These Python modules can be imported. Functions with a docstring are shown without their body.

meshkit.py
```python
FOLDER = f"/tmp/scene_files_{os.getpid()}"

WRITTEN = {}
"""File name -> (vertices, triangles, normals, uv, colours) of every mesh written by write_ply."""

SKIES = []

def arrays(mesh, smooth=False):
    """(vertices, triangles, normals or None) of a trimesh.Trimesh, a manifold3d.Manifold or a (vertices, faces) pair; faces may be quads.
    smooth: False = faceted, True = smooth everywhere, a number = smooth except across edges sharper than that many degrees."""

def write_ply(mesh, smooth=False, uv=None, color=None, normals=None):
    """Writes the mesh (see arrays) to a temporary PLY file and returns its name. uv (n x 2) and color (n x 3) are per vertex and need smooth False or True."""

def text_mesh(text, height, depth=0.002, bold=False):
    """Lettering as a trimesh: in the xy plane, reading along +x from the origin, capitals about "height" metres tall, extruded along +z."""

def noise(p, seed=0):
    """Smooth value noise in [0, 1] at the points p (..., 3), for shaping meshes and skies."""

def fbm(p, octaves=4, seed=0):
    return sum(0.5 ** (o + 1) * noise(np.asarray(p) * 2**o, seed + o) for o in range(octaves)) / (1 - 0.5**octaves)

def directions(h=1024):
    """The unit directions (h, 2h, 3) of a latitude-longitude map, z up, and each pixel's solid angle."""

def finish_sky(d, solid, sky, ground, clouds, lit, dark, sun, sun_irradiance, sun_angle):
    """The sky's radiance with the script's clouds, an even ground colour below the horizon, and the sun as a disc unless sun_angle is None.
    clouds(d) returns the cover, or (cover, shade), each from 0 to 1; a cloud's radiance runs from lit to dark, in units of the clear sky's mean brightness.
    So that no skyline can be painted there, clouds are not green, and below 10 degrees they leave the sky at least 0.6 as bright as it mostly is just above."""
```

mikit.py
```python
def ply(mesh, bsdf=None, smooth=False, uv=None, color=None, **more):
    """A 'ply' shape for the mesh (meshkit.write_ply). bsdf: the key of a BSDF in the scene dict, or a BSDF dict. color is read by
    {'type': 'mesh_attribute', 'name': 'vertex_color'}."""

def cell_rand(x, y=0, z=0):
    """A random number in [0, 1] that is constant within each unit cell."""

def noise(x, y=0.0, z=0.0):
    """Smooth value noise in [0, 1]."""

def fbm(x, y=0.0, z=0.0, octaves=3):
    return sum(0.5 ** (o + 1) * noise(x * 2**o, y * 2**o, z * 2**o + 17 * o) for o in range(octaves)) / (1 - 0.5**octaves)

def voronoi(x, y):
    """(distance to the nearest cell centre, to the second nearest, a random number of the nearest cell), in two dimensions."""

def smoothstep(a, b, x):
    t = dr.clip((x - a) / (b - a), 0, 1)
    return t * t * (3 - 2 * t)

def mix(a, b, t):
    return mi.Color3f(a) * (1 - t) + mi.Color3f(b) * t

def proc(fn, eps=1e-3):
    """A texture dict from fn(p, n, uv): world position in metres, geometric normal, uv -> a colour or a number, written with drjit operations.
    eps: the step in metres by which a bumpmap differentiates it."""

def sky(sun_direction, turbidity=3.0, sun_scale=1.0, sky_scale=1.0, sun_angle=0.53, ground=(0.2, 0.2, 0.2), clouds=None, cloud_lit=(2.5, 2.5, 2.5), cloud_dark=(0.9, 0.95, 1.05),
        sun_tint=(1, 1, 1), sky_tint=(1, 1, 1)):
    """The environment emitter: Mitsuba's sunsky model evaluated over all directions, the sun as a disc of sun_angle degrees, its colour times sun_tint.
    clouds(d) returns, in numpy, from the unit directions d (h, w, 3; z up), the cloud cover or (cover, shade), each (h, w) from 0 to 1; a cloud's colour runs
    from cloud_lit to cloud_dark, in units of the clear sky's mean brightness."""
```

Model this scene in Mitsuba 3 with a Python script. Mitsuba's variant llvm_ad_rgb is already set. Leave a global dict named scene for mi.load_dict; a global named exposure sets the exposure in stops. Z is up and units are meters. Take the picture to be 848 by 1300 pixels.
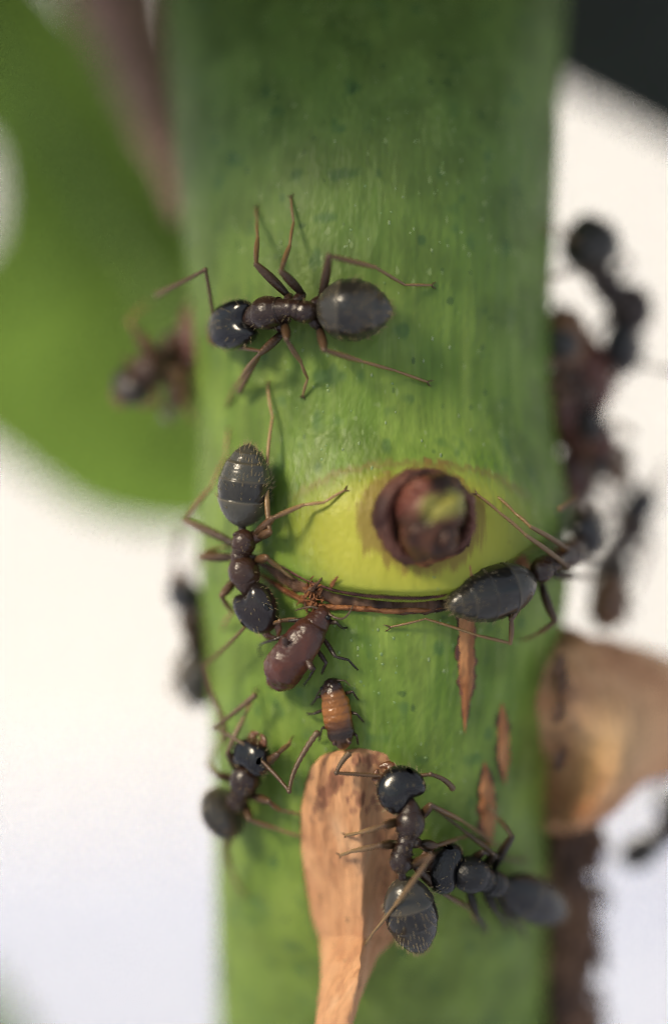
"""Macro photograph of black garden ants tending aphids on a green stem.
Built a hundred times life size (one millimetre of the place = 0.1 units) so that fine surfaces stay numerically clean."""
import math
import numpy as np
import drjit as dr
import trimesh
import manifold3d as m3
import mitsuba as mi
import mikit
import meshkit
from mikit import proc, noise, fbm, smoothstep, mix

rng = np.random.default_rng(7)
scene, labels = {}, {}
T = mi.ScalarTransform4f

# ------------------------------------------------------------------ camera, sky, exposure
K = 1 / 580.0                      # metres per photo pixel in the plane of focus
YF, DF = -0.42, 5.0                # plane of focus, its distance from the lens
CAM = np.array([0.0, YF - DF, 0.0])
scene['camera'] = {'type': 'thinlens', 'fov': math.degrees(2 * math.atan(424 * K / DF)), 'fov_axis': 'x',
                   'to_world': T().look_at(origin=CAM.tolist(), target=[0, 0, 0], up=[0, 0, 1]),
                   'aperture_radius': 0.30, 'focus_distance': DF, 'near_clip': 0.1, 'far_clip': 400.0}
scene['sky'] = mikit.sky((-0.66, -0.53, 0.53), turbidity=3, sun_scale=0.60, sun_angle=15, sun_tint=(0.93, 1.0, 1.10), sky_scale=0.80,
                         clouds=lambda d: 0.55 + 0.35 * np.clip((meshkit.fbm(d * 2.2, 4, 3) - 0.45) * 4, -1, 1),
                         cloud_lit=(1.9, 1.95, 2.05), cloud_dark=(1.0, 1.05, 1.2), ground=(0.5, 0.5, 0.5))
exposure = 2.03

# ------------------------------------------------------------------ helpers
def V(*a): return np.array(a, float)
def smooth01(a, b, x):
    t = np.clip((x - a) / (b - a), 0, 1); return t * t * (3 - 2 * t)
def unit(v):
    v = np.asarray(v, float)
    return v / max(np.linalg.norm(v), 1e-12)

def at(px, py, y):
    """World point seen at photo pixel (px, py) at the depth y."""
    s = (y - CAM[1]) / DF
    return V((px - 424) * K * s, y, (650 - py) * K * s)

AX_Y = 0.02
EDGE = np.array([  # py, left edge, right edge of the stalk in the photograph
    [-900, 205, 730], [-300, 205, 722], [0, 208, 716], [100, 214, 712], [200, 222, 708], [300, 232, 702], [400, 243, 697], [480, 253, 695], [560, 260, 698],
    [650, 262, 708], [740, 264, 712], [820, 268, 704], [900, 270, 696], [1000, 272, 692], [1300, 275, 700], [1800, 278, 704], [4000, 270, 712]], float)

def axis(z):
    zb = np.asarray(z, float)
    back = 0.42 * (np.clip(zb - 0.40, 0, 0.9) ** 2 + 1.8 * np.clip(zb - 1.3, 0, 3)) + 0.50 * (np.clip(-zb - 0.45, 0, 0.8) ** 2 + 1.6 * np.clip(-zb - 1.25, 0, 3))
    s = (AX_Y + np.minimum(back, 0.6) - CAM[1]) / DF
    py = 650 - zb / (K * s)
    l, r = np.interp(py, EDGE[:, 0], EDGE[:, 1]), np.interp(py, EDGE[:, 0], EDGE[:, 2])
    return ((l + r) / 2 - 424) * K * s, AX_Y + back, (r - l) / 2 * K * s * 0.997

SCAR = np.array([[300, 700], [330, 714], [365, 734], [400, 750], [440, 760], [480, 766], [520, 768], [560, 765], [590, 752], [620, 732], [660, 708], [720, 690]], float)

def bump_height(x, y, z):
    """The cushion under the bud, as height above the plain stalk; front side only."""
    s = (-0.38 - CAM[1]) / DF
    px, py = 424 + x / (K * s), 650 - z / (K * s)
    u = (px - 530) / 150
    up = np.exp(-np.clip((660 - py) / 78, 0, 9) ** 2)
    sc = np.interp(px, SCAR[:, 0], SCAR[:, 1])
    d = np.clip((py - (sc - 20)) / 20, 0, 1)
    down = np.where(py > 660, 1 - d * d * (3 - 2 * d), 1.0)
    swell = 0.020 * np.exp(-((py - 690) / 200) ** 2)
    return np.where(y < 0.1 + 0 * z, 0.075 * np.exp(-1.1 * np.abs(u) ** 2.4) * up * down + swell, swell)

def outside(p, h=0.0):
    """Positive outside the stalk's surface raised by h."""
    p = np.asarray(p, float)
    cx, cy, r = axis(p[..., 2])
    return np.hypot(p[..., 0] - cx, p[..., 1] - cy) - (r + bump_height(p[..., 0], p[..., 1], p[..., 2]) + h)

def on(px, py, h=0.0, back=0.0):
    """World point on the stalk, h above its surface, that lies on the ray of photo pixel (px, py); past the silhouette the nearest point of that ray."""
    a, b = -1.0, 0.5
    ray0, ray1 = at(px, py, 0.0), at(px, py, 1.0) - at(px, py, 0.0)
    for n in (76, 41, 41):
        ys = np.linspace(a, b, n); f = outside(ray0 + ys[:, None] * ray1, h)
        hit = np.nonzero(f <= 0)[0]
        if not len(hit): return at(px, py, ys[np.argmin(f)] + back)
        a, b = ys[max(hit[0] - 1, 0)], ys[hit[0]]
    return at(px, py, b + back)

def normal_at(p):
    cx, cy, _ = axis(p[2])
    return unit(V(p[0] - cx, p[1] - cy, 0))

def catmull(pts, n):
    pts = np.asarray(pts, float)
    if len(pts) < 3:
        t = np.linspace(0, 1, n)[:, None]
        return pts[0] * (1 - t) + pts[-1] * t
    from scipy.interpolate import PchipInterpolator
    d = np.r_[0, np.cumsum(np.linalg.norm(np.diff(pts[:, :3], axis=0), axis=1) + 1e-9)]
    return PchipInterpolator(d / d[-1], pts, axis=0)(np.linspace(0, 1, n))

def loft(path, wide, high, up, sides=16, lift=None):
    """Closed tube along path with elliptic sections (half widths wide, high); returns vertices, faces, the station and the angle of each vertex."""
    path = np.asarray(path, float); n = len(path)
    wide, high = np.broadcast_to(wide, n), np.broadcast_to(high, n)
    t = np.gradient(path, axis=0); t /= np.linalg.norm(t, axis=1, keepdims=True) + 1e-12
    up = np.broadcast_to(np.asarray(up, float), (n, 3))
    s = np.cross(t, up); ln = np.linalg.norm(s, axis=1, keepdims=True)
    alt = np.cross(t, np.where(np.abs(t[:, :1]) < 0.8, [[1.0, 0, 0]], [[0, 1.0, 0]]))
    s = np.where(ln > 0.15, s, alt); s /= np.linalg.norm(s, axis=1, keepdims=True)
    for i in range(1, n):
        if s[i] @ s[i - 1] < 0: s[i] = -s[i]
    u = np.cross(s, t)
    a = np.arange(sides) * 2 * np.pi / sides
    v = path[:, None] + wide[:, None, None] * np.cos(a)[None, :, None] * s[:, None] + high[:, None, None] * np.sin(a)[None, :, None] * u[:, None]
    v = np.vstack([v.reshape(-1, 3), path[0] - t[0] * min(wide[0], high[0]) * 0.5, path[-1] + t[-1] * min(wide[-1], high[-1]) * 0.5])
    i, j = np.meshgrid(np.arange(n - 1), np.arange(sides), indexing='ij')
    q = np.stack([i * sides + j, i * sides + (j + 1) % sides, (i + 1) * sides + (j + 1) % sides, (i + 1) * sides + j], -1).reshape(-1, 4)
    j = np.arange(sides); c0, c1 = n * sides, n * sides + 1
    f = np.vstack([q[:, [0, 1, 2]], q[:, [0, 2, 3]], np.stack([j * 0 + c0, (j + 1) % sides, j], 1), np.stack([j * 0 + c1, (n - 1) * sides + j, (n - 1) * sides + (j + 1) % sides], 1)])
    st = np.r_[np.repeat(np.linspace(0, 1, n), sides), 0, 1]
    an = np.r_[np.tile(a, n), 0, 0]
    m = trimesh.Trimesh(v, f, process=False)
    if m.volume < 0: f = f[:, ::-1]
    return v, f, st, an

def piece(v, f, color, rough):
    """A closed surface with a colour and a roughness for each vertex."""
    n = len(v)
    return np.hstack([v, np.broadcast_to(color, (n, 3)), np.broadcast_to(np.reshape(rough, (-1, 1)), (n, 1))]), f

def join(pieces):
    """One continuous surface: the boolean union of the pieces, colours and roughness carried along."""
    try:
        total = m3.Manifold.batch_boolean([m3.Manifold(m3.Mesh(vert_properties=np.ascontiguousarray(p, np.float32), tri_verts=np.ascontiguousarray(f, np.uint32))) for p, f in pieces], m3.OpType.Add)
        g = total.to_mesh()
        vp, f = np.array(g.vert_properties), np.array(g.tri_verts)
        assert len(f) > 100
    except Exception:
        at_, vs, fs = 0, [], []
        for p, f in pieces:
            vs.append(p); fs.append(f + at_); at_ += len(p)
        vp, f = np.vstack(vs), np.vstack(fs)
    return vp, f

def put(key, mesh, bsdf, smooth=True, **more):
    n, k = 0, key
    while k in scene:
        n += 1; k = f'{key}_{n:03d}'
    scene[k] = mikit.ply(mesh, bsdf, smooth=smooth, **more)
    return k

def put_joined(key, pieces, bsdf):
    vp, f = join(pieces)
    return put(key, (vp[:, :3], f), bsdf, True, uv=np.c_[vp[:, 6], vp[:, 6] * 0], color=np.clip(vp[:, 3:6], 0, 1))

def number(name):
    n, k = 0, name
    while k in labels:
        n += 1; k = f'{name}_{n:03d}'
    return k

def ellipsoid(c, ax, rings=14):
    m = trimesh.creation.uv_sphere(1.0, count=[rings, 2 * rings])
    return np.asarray(c) + np.array(m.vertices) @ np.array(ax), np.array(m.faces)

def hairs(points, dirs, length, radius):
    """Fine bristles: three-sided cones."""
    vs, fs = [], []
    for i, (p, d) in enumerate(zip(points, dirs)):
        d = unit(d); a = unit(np.cross(d, [0.3, 0.2, 0.9])); b = np.cross(d, a)
        L = length * (0.6 + 0.8 * rng.random())
        ring = [p + radius * (math.cos(t) * a + math.sin(t) * b) for t in (0, 2.1, 4.2)]
        vs += ring + [p + d * L]
        k = 4 * i
        fs += [[k, k + 1, k + 3], [k + 1, k + 2, k + 3], [k + 2, k, k + 3]]
    return np.array(vs), np.array(fs)

# ------------------------------------------------------------------ materials
def rgb(*c): return {'type': 'rgb', 'value': list(c)}
def noisy(c, amount, freq, stretch=(1, 1, 1)):
    c = list(c)
    return proc(lambda p, n, uv: mi.Color3f(c) * (1 - amount + 2 * amount * fbm(p.x * freq * stretch[0], p.y * freq * stretch[1], p.z * freq * stretch[2], 3)))

VC = {'type': 'mesh_attribute', 'name': 'vertex_color'}
scene['insect_shell'] = {'type': 'twosided', 'bsdf': {'type': 'bumpmap', 'scale': 0.0016, 'arbitrary': proc(lambda p, n, uv: fbm(p.x * 190, p.y * 190, p.z * 190, 2) * smoothstep(0.16, 0.34, uv.x), eps=1.5e-3),
                         'bsdf': {'type': 'principled', 'base_color': VC, 'roughness': proc(lambda p, n, uv: uv.x), 'specular': 0.60}}}
scene['eye_black'] = {'type': 'principled', 'base_color': rgb(0.006, 0.006, 0.007), 'roughness': 0.22, 'specular': 0.5}
scene['hair_gold'] = {'type': 'twosided', 'bsdf': {'type': 'principled', 'base_color': rgb(0.34, 0.26, 0.13), 'roughness': 0.5}}
scene['clear_drop'] = {'type': 'dielectric', 'int_ior': 1.36}

S38 = (-0.38 - CAM[1]) / DF
def stalk_colour(p, n, uv):
    px, py = 424 + p.x / (K * S38), 650 - p.z / (K * S38)
    streak = fbm(p.x * 34, p.y * 34, p.z * 3.2, 3)
    fine = fbm(p.x * 120, p.y * 120, p.z * 10, 3)
    blotch = fbm(p.x * 7, p.y * 7, p.z * 5 + 3, 3)
    c = mix((0.090, 0.162, 0.018), (0.170, 0.250, 0.042), smoothstep(0.3, 0.72, streak * 0.55 + blotch * 0.45))
    c = mix(c, mi.Color3f(0.105, 0.170, 0.040), smoothstep(0.15, 0.9, p.z) * 0.7)              # the younger, bluer upper stalk
    c = mix(c, mi.Color3f(0.17, 0.24, 0.04), smoothstep(-0.45, -1.1, p.z) * 0.45)           # yellower below
    c = c * (0.84 + 0.36 * fine)
    spot = fbm(p.x * 26 + 9, p.y * 26, p.z * 20, 2)                                          # dark green flecks
    c = mix(c, mi.Color3f(0.035, 0.10, 0.03), smoothstep(0.62, 0.85, spot) * 0.55)
    mott = fbm(p.x * 11 + 2, p.y * 11, p.z * 9, 3)                                           # broad soft mottling
    c = c * (0.86 + 0.32 * smoothstep(0.30, 0.66, mott))
    scuff = fbm(p.x * 90, p.y * 90, p.z * 7 + 2, 2) * smoothstep(0.40, 0.62, fbm(p.x * 9 + 7, p.y * 9, p.z * 6, 2))
    c = mix(c, mi.Color3f(0.20, 0.28, 0.08), smoothstep(0.48, 0.72, scuff) * 0.35)           # pale dry scuffs
    pit = noise(p.x * 46 + 3, p.y * 46, p.z * 30)
    c = mix(c, mi.Color3f(0.03, 0.075, 0.02), smoothstep(0.86, 0.97, pit) * 0.6)             # tiny dark pits
    fleck = noise(p.x * 80, p.y * 80, p.z * 34 + 5)                                          # pale flecks
    c = mix(c, mi.Color3f(0.26, 0.34, 0.13), smoothstep(0.84, 0.95, fleck) * 0.5)
    front = smoothstep(0.0, -0.12, p.y)
    u, v = (px - 525) / 150, (py - 672) / dr.select(py < 672, 78, 95)
    d2 = u * u + v * v + 0.25 * (blotch - 0.5)
    c = mix(c, mi.Color3f(0.41, 0.41, 0.045), smoothstep(1.45, 0.25, d2) * front * 0.95)     # yellow-green cushion
    arc = dr.exp(-dr.square((d2 - 1.22 + 0.35 * (fine - 0.5)) / 0.13)) * smoothstep(650, 610, py)
    c = mix(c, mi.Color3f(0.20, 0.12, 0.04), arc * front * 0.5)                             # thin brown seam above the cushion
    ring = dr.square((px - 536) / 79) + dr.square((py - 658) / 75)
    c = mix(c, mi.Color3f(0.20, 0.11, 0.03), smoothstep(1.20, 0.85, ring + 1.6 * (blotch - 0.5) + 0.8 * (fine - 0.5)) * front * 0.7)
    c = mix(c, mi.Color3f(0.035, 0.016, 0.010), smoothstep(0.56, 0.45, ring) * front)
    return c

def stalk_bump(p, n, uv):
    return 0.45 * fbm(p.x * 42, p.y * 42, p.z * 5, 3) + 0.25 * fbm(p.x * 95, p.y * 95, p.z * 9, 2) + 0.42 * fbm(p.x * 130, p.y * 130, p.z * 70, 2)
scene['green_bark'] = {'type': 'bumpmap', 'scale': 0.0055, 'arbitrary': proc(stalk_bump, eps=3e-3),
                       'bsdf': {'type': 'principled', 'base_color': proc(stalk_colour), 'roughness': proc(lambda p, n, uv: 0.36 + 0.30 * fbm(p.x * 60, p.y * 60, p.z * 25, 2)), 'specular': 0.35}}

def wood(c0, c1, f=22, dark=None):
    def fn(p, n, uv):
        g = fbm(p.x * f, p.y * f, p.z * f * 0.16, 4)
        c = mix(c0, c1, smoothstep(0.28, 0.72, g))
        if dark is not None:
            c = mix(c, mi.Color3f(dark), smoothstep(0.60, 0.78, fbm(p.x * f * 0.9 + 4, p.y * f * 0.9, p.z * f * 0.5, 3)) * 0.85)
        return c * (0.8 + 0.4 * fbm(p.x * f * 5, p.y * f * 5, p.z * f * 1.2, 2))
    return fn
def rough_wood(fn, scale=0.02, f=40, rough=0.62):
    return {'type': 'twosided', 'bsdf': {'type': 'bumpmap', 'scale': scale, 'arbitrary': proc(lambda p, n, uv: fbm(p.x * f, p.y * f, p.z * f * 0.22, 3), eps=3e-3),
            'bsdf': {'type': 'principled', 'base_color': proc(fn), 'roughness': rough, 'specular': 0.35}}}
def stub_colour(p, n, uv):
    g = fbm(p.x * 62, p.y * 62, p.z * 5, 4)
    c = mix((0.45, 0.215, 0.100), (0.58, 0.315, 0.155), smoothstep(0.22, 0.78, g))
    c = mix(c, mi.Color3f(0.60, 0.39, 0.23), smoothstep(0.55, 0.75, fbm(p.x * 12, p.y * 12, p.z * 4 + 5, 3)) * 0.6)
    red = fbm(p.x * 34 + 4, p.y * 34, p.z * 22, 3)
    c = mix(c, mi.Color3f(0.13, 0.035, 0.025), smoothstep(0.50, 0.68, red) * smoothstep(-0.90, -0.55, p.z) * 0.7)
    c = mix(c, mi.Color3f(0.10, 0.045, 0.02), smoothstep(0.66, 0.80, red) * 0.4)
    return c * (0.88 + 0.24 * fbm(p.x * 150, p.y * 150, p.z * 30, 2))
scene['dry_tan'] = rough_wood(stub_colour, 0.010, 75)
def stalk_end(p, n, uv):
    g = fbm(p.x * 4, p.y * 14, p.z * 14, 4)
    c = mix((0.54, 0.245, 0.115), (0.70, 0.39, 0.20), smoothstep(0.3, 0.7, g))
    c = mix(c, mi.Color3f(0.55, 0.40, 0.20), smoothstep(0.22, 0.0, dr.sqrt(dr.square(p.x - 0.63) + dr.square(p.z + 0.53)) + 0.14 * (g - 0.5)) * 0.6)
    return mix(c, mi.Color3f(0.12, 0.055, 0.035), smoothstep(0.055, 0.01, dr.abs(p.x - 0.525 + 0.06 * (g - 0.5))) * smoothstep(0.40, 0.62, fbm(p.x * 8, p.y * 8, p.z * 17, 2)) * 0.5)
scene['dry_stalk'] = rough_wood(stalk_end, 0.02, 30)
scene['dark_bark'] = rough_wood(wood((0.035, 0.018, 0.012), (0.17, 0.09, 0.05), 30), 0.03, 60)
scene['orange_fibre'] = rough_wood(wood((0.13, 0.045, 0.016), (0.33, 0.14, 0.055), 40), 0.02, 80)
scene['crack_wood'] = rough_wood(wood((0.30, 0.12, 0.045), (0.46, 0.22, 0.09), 45), 0.02, 70)
scene['scale_brown'] = rough_wood(wood((0.045, 0.018, 0.016), (0.15, 0.062, 0.042), 22), 0.012, 60)
def core_colour(p, n, uv):
    px, py = 424 + p.x / (K * S38 * 0.975), 650 - p.z / (K * S38 * 0.975)
    g = fbm(p.x * 30, p.y * 30, p.z * 18, 3)
    big = fbm(p.x * 13 + 2, p.y * 13, p.z * 13, 2)
    c = mix((0.035, 0.014, 0.009), (0.115, 0.048, 0.025), smoothstep(0.3, 0.68, g))
    c = mix(c, mi.Color3f(0.19, 0.060, 0.045), smoothstep(26, 6, dr.sqrt(dr.square((px - 524) * 1.1) + dr.square((py - 626) * 0.7)) + 34 * (g - 0.5)) * 0.75)
    c = mix(c, mi.Color3f(0.018, 0.010, 0.008), smoothstep(17, 6, dr.sqrt(dr.square(px - 560) + dr.square(py - 613)) + 22 * (g - 0.5)))
    tip = dr.square((px - 560 + 0.55 * (py - 642)) / 34) + dr.square((py - 644) / 17)
    return mix(c, mi.Color3f(0.30, 0.285, 0.06), smoothstep(1.9, 0.4, tip + 2.2 * (g - 0.5) + 2.4 * (big - 0.5)) * 0.92)
scene['bud_core'] = rough_wood(core_colour, 0.008, 50, 0.36)
def leaf_mat(c, trans, vary=0.35):
    return {'type': 'principledthin', 'base_color': noisy(c, vary, 2.2), 'roughness': 0.45, 'diff_trans': trans, 'spec_trans': 0.0}
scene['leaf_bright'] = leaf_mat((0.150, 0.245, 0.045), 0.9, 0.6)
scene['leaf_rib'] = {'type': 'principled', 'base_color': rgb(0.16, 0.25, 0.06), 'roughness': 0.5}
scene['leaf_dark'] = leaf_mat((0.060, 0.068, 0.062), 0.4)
scene['twig_brown'] = {'type': 'principled', 'base_color': noisy((0.40, 0.24, 0.18), 0.4, 8), 'roughness': 0.7}
scene['plaster'] = {'type': 'twosided', 'bsdf': {'type': 'principled', 'base_color': rgb(0.88, 0.85, 0.79), 'roughness': 0.9, 'specular': 0.2}}
scene['pale_stone'] = {'type': 'twosided', 'bsdf': {'type': 'principled', 'base_color': proc(lambda p, n, uv: mix((0.36, 0.40, 0.54), (0.58, 0.61, 0.72), smoothstep(0.35, 0.65, fbm(p.x * 0.12, p.y * 0.12, 0, 2)))), 'roughness': 0.8}}

# ------------------------------------------------------------------ setting: pavement and wall
GZ = -4.5
def slab(x0, x1, y0, y1, z0, z1):
    return trimesh.creation.box(bounds=[[x0, y0, z0], [x1, y1, z1]])
put('pavement', slab(-150, 150, -120, 150, GZ - 1, GZ), 'pale_stone', False)
labels['pavement'] = {'label': 'pale bluish stone surface far below and behind the stem', 'kind': 'structure'}
put('plaster_wall', slab(-60, 60, 30, 33, GZ - 0.5, 26), 'plaster', False)
labels['plaster_wall'] = {'label': 'sunlit cream plaster wall, blurred, far behind the stem', 'category': 'wall'}

# ------------------------------------------------------------------ the stem
def build_stalk():
    zs = np.r_[np.linspace(GZ, -1.7, 30)[:-1], np.linspace(-1.7, 1.6, 760), np.linspace(1.6, 7.0, 24)[1:]]
    th = np.r_[np.linspace(-np.pi * 1.02, 0.02 * np.pi, 420), np.linspace(0.02 * np.pi, np.pi * 0.98, 60)[1:-1]]
    cx, cy, r = axis(zs)
    X = cx[:, None] + r[:, None] * np.cos(th); Y = cy[:, None] + r[:, None] * np.sin(th); Z = np.repeat(zs[:, None], len(th), 1)
    h = bump_height(X, Y, Z)
    P = np.stack([X, Y, Z], -1)
    h = h + 0.007 * (meshkit.fbm(P * [9, 9, 2.2], 3, 4) - 0.5) + 0.0035 * (meshkit.fbm(P * [30, 30, 9], 3, 5) - 0.5)
    X = X + h * np.cos(th); Y = Y + h * np.sin(th)
    v = np.stack([X, Y, Z], -1).reshape(-1, 3); n, m = len(zs), len(th)
    i, j = np.meshgrid(np.arange(n - 1), np.arange(m), indexing='ij')
    q = np.stack([i * m + j, i * m + (j + 1) % m, (i + 1) * m + (j + 1) % m, (i + 1) * m + j], -1).reshape(-1, 4)
    return v, np.vstack([q[:, [0, 1, 2]], q[:, [0, 2, 3]]])
put('plant_stem__stalk', build_stalk(), 'green_bark')
labels['plant_stem'] = {'label': 'thick upright green plant stem with a brown bud, filling the middle of the picture', 'category': 'plant stem'}

# pale raised breathing pores
vs, fs, k = [], [], 0
for _ in range(300):
    px, py = rng.uniform(240, 700), rng.uniform(60, 1290)
    if outside(at(px, py, AX_Y)) > -0.03: continue
    p = on(px, py, 0.0); nn = normal_at(p); s = unit(np.cross(nn, [0, 0, 1]))
    a = rng.uniform(0.0013, 0.0035)
    v, f = ellipsoid(p, [s * a, nn * a * 0.6, V(0, 0, 1) * a * rng.uniform(1, 2.4)], 4)
    vs.append(v); fs.append(f + k); k += len(v)
scene['pore_pale'] = {'type': 'principled', 'base_color': rgb(0.22, 0.30, 0.12), 'roughness': 0.45}
put('plant_stem__breathing_pores', (np.vstack(vs), np.vstack(fs)), 'pore_pale')
labels['plant_stem__breathing_pores'] = {'kind': 'stuff'}

vs, fs, k = [], [], 0                                                  # dried honeydew specks
for cx_, cy_, sx_, sy_, n_ in [(455, 815, 45, 60, 34), (385, 515, 40, 40, 22), (560, 860, 60, 60, 20), (420, 300, 90, 90, 18)]:
    for _ in range(n_):
        px, py = rng.normal(cx_, sx_), rng.normal(cy_, sy_)
        p = on(px, py, 0.0); nn = normal_at(p); s = unit(np.cross(nn, [0, 0, 1])); a = rng.uniform(0.0016, 0.0040)
        v, f = ellipsoid(p, [s * a, nn * a * 0.55, V(0, 0, 1) * a * rng.uniform(0.8, 1.3)], 5)
        vs.append(v); fs.append(f + k); k += len(v)
scene['sticky_speck'] = {'type': 'principled', 'base_color': rgb(0.16, 0.26, 0.07), 'roughness': 0.08, 'specular': 0.8}
put('plant_stem__honeydew_specks', (np.vstack(vs), np.vstack(fs)), 'sticky_speck')
labels['plant_stem__honeydew_specks'] = {'kind': 'stuff'}

def ribbon(pts, wide, high, bsdf, key, h=0.0, n=60, sides=14, jag=0.25, seed=0, taper=(0.15, 0.15)):
    """A rough strip lying on the stalk along photo points; wide and high in photo pixels."""
    pts = np.array(pts, float)
    c = catmull(pts, n)
    path = np.array([on(x, y, h) for x, y in c])
    nn = np.array([normal_at(p) for p in path])
    t = np.linspace(0, 1, n)
    env = np.clip(np.minimum(t / max(taper[0], 1e-6), (1 - t) / max(taper[1], 1e-6)), 0.03, 1) ** 0.7
    w = np.interp(t, np.linspace(0, 1, len(np.atleast_1d(wide))), np.atleast_1d(wide)) * K
    v, f, st, an = loft(path, w * env, high * K * (0.3 + 0.7 * env), nn, sides)
    ctr = path[np.clip((st * (n - 1)).round().astype(int), 0, n - 1)]
    d = v - ctr
    v = ctr + d * (1 + jag * 2 * (meshkit.fbm(v * 45 + seed, 3, seed) - 0.5))[:, None]
    return put(key, (v, f), bsdf, True)

# leaf scar below the bud: a dark upper lip, a grey-brown floor and a frayed lower lip
ribbon([(322, 712), (345, 722), (372, 738), (400, 750), (440, 761), (480, 767), (520, 769), (560, 766), (588, 755), (606, 738)], 10, 6, 'dark_bark', 'plant_stem__leaf_scar', 0.0, 120, 16, 0.4, 1)
ribbon([(330, 704), (352, 715), (385, 733), (410, 744), (440, 752), (480, 757), (520, 759), (556, 757), (580, 747)], 3, 5, 'scale_brown', 'plant_stem__scar_lip', 0.004, 90, 10, 0.4, 2)
ribbon([(325, 726), (350, 742), (380, 760), (408, 770), (450, 772), (500, 775), (545, 774), (572, 769)], 4, 7, 'orange_fibre', 'plant_stem__scar_lip', 0.002, 90, 10, 0.55, 3)
for _ in range(26):
    x, y = rng.normal(397, 9), rng.normal(754, 8); a = rng.uniform(0, 2 * math.pi); r_ = rng.uniform(5, 12); bend = rng.normal(0, 5)
    pts = [on(x - r_ * math.cos(a), y - r_ * math.sin(a), rng.uniform(0, 0.02)), on(x + bend, y - bend, rng.uniform(0.008, 0.020)), on(x + r_ * math.cos(a), y + r_ * math.sin(a), rng.uniform(0, 0.022))]
    v, f, st, an = loft(catmull(pts, 12), rng.uniform(0.002, 0.0052) * np.sin(np.linspace(0.4, 2.9, 12)) + 0.0006, rng.uniform(0.0015, 0.003), normal_at(pts[1]), 7)
    v = v + 0.007 * (meshkit.fbm(v * 90, 2, 5)[:, None] - 0.5)
    put('plant_stem__fibre', (v, f), 'orange_fibre' if rng.random() < 0.7 else 'dark_bark')
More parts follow.
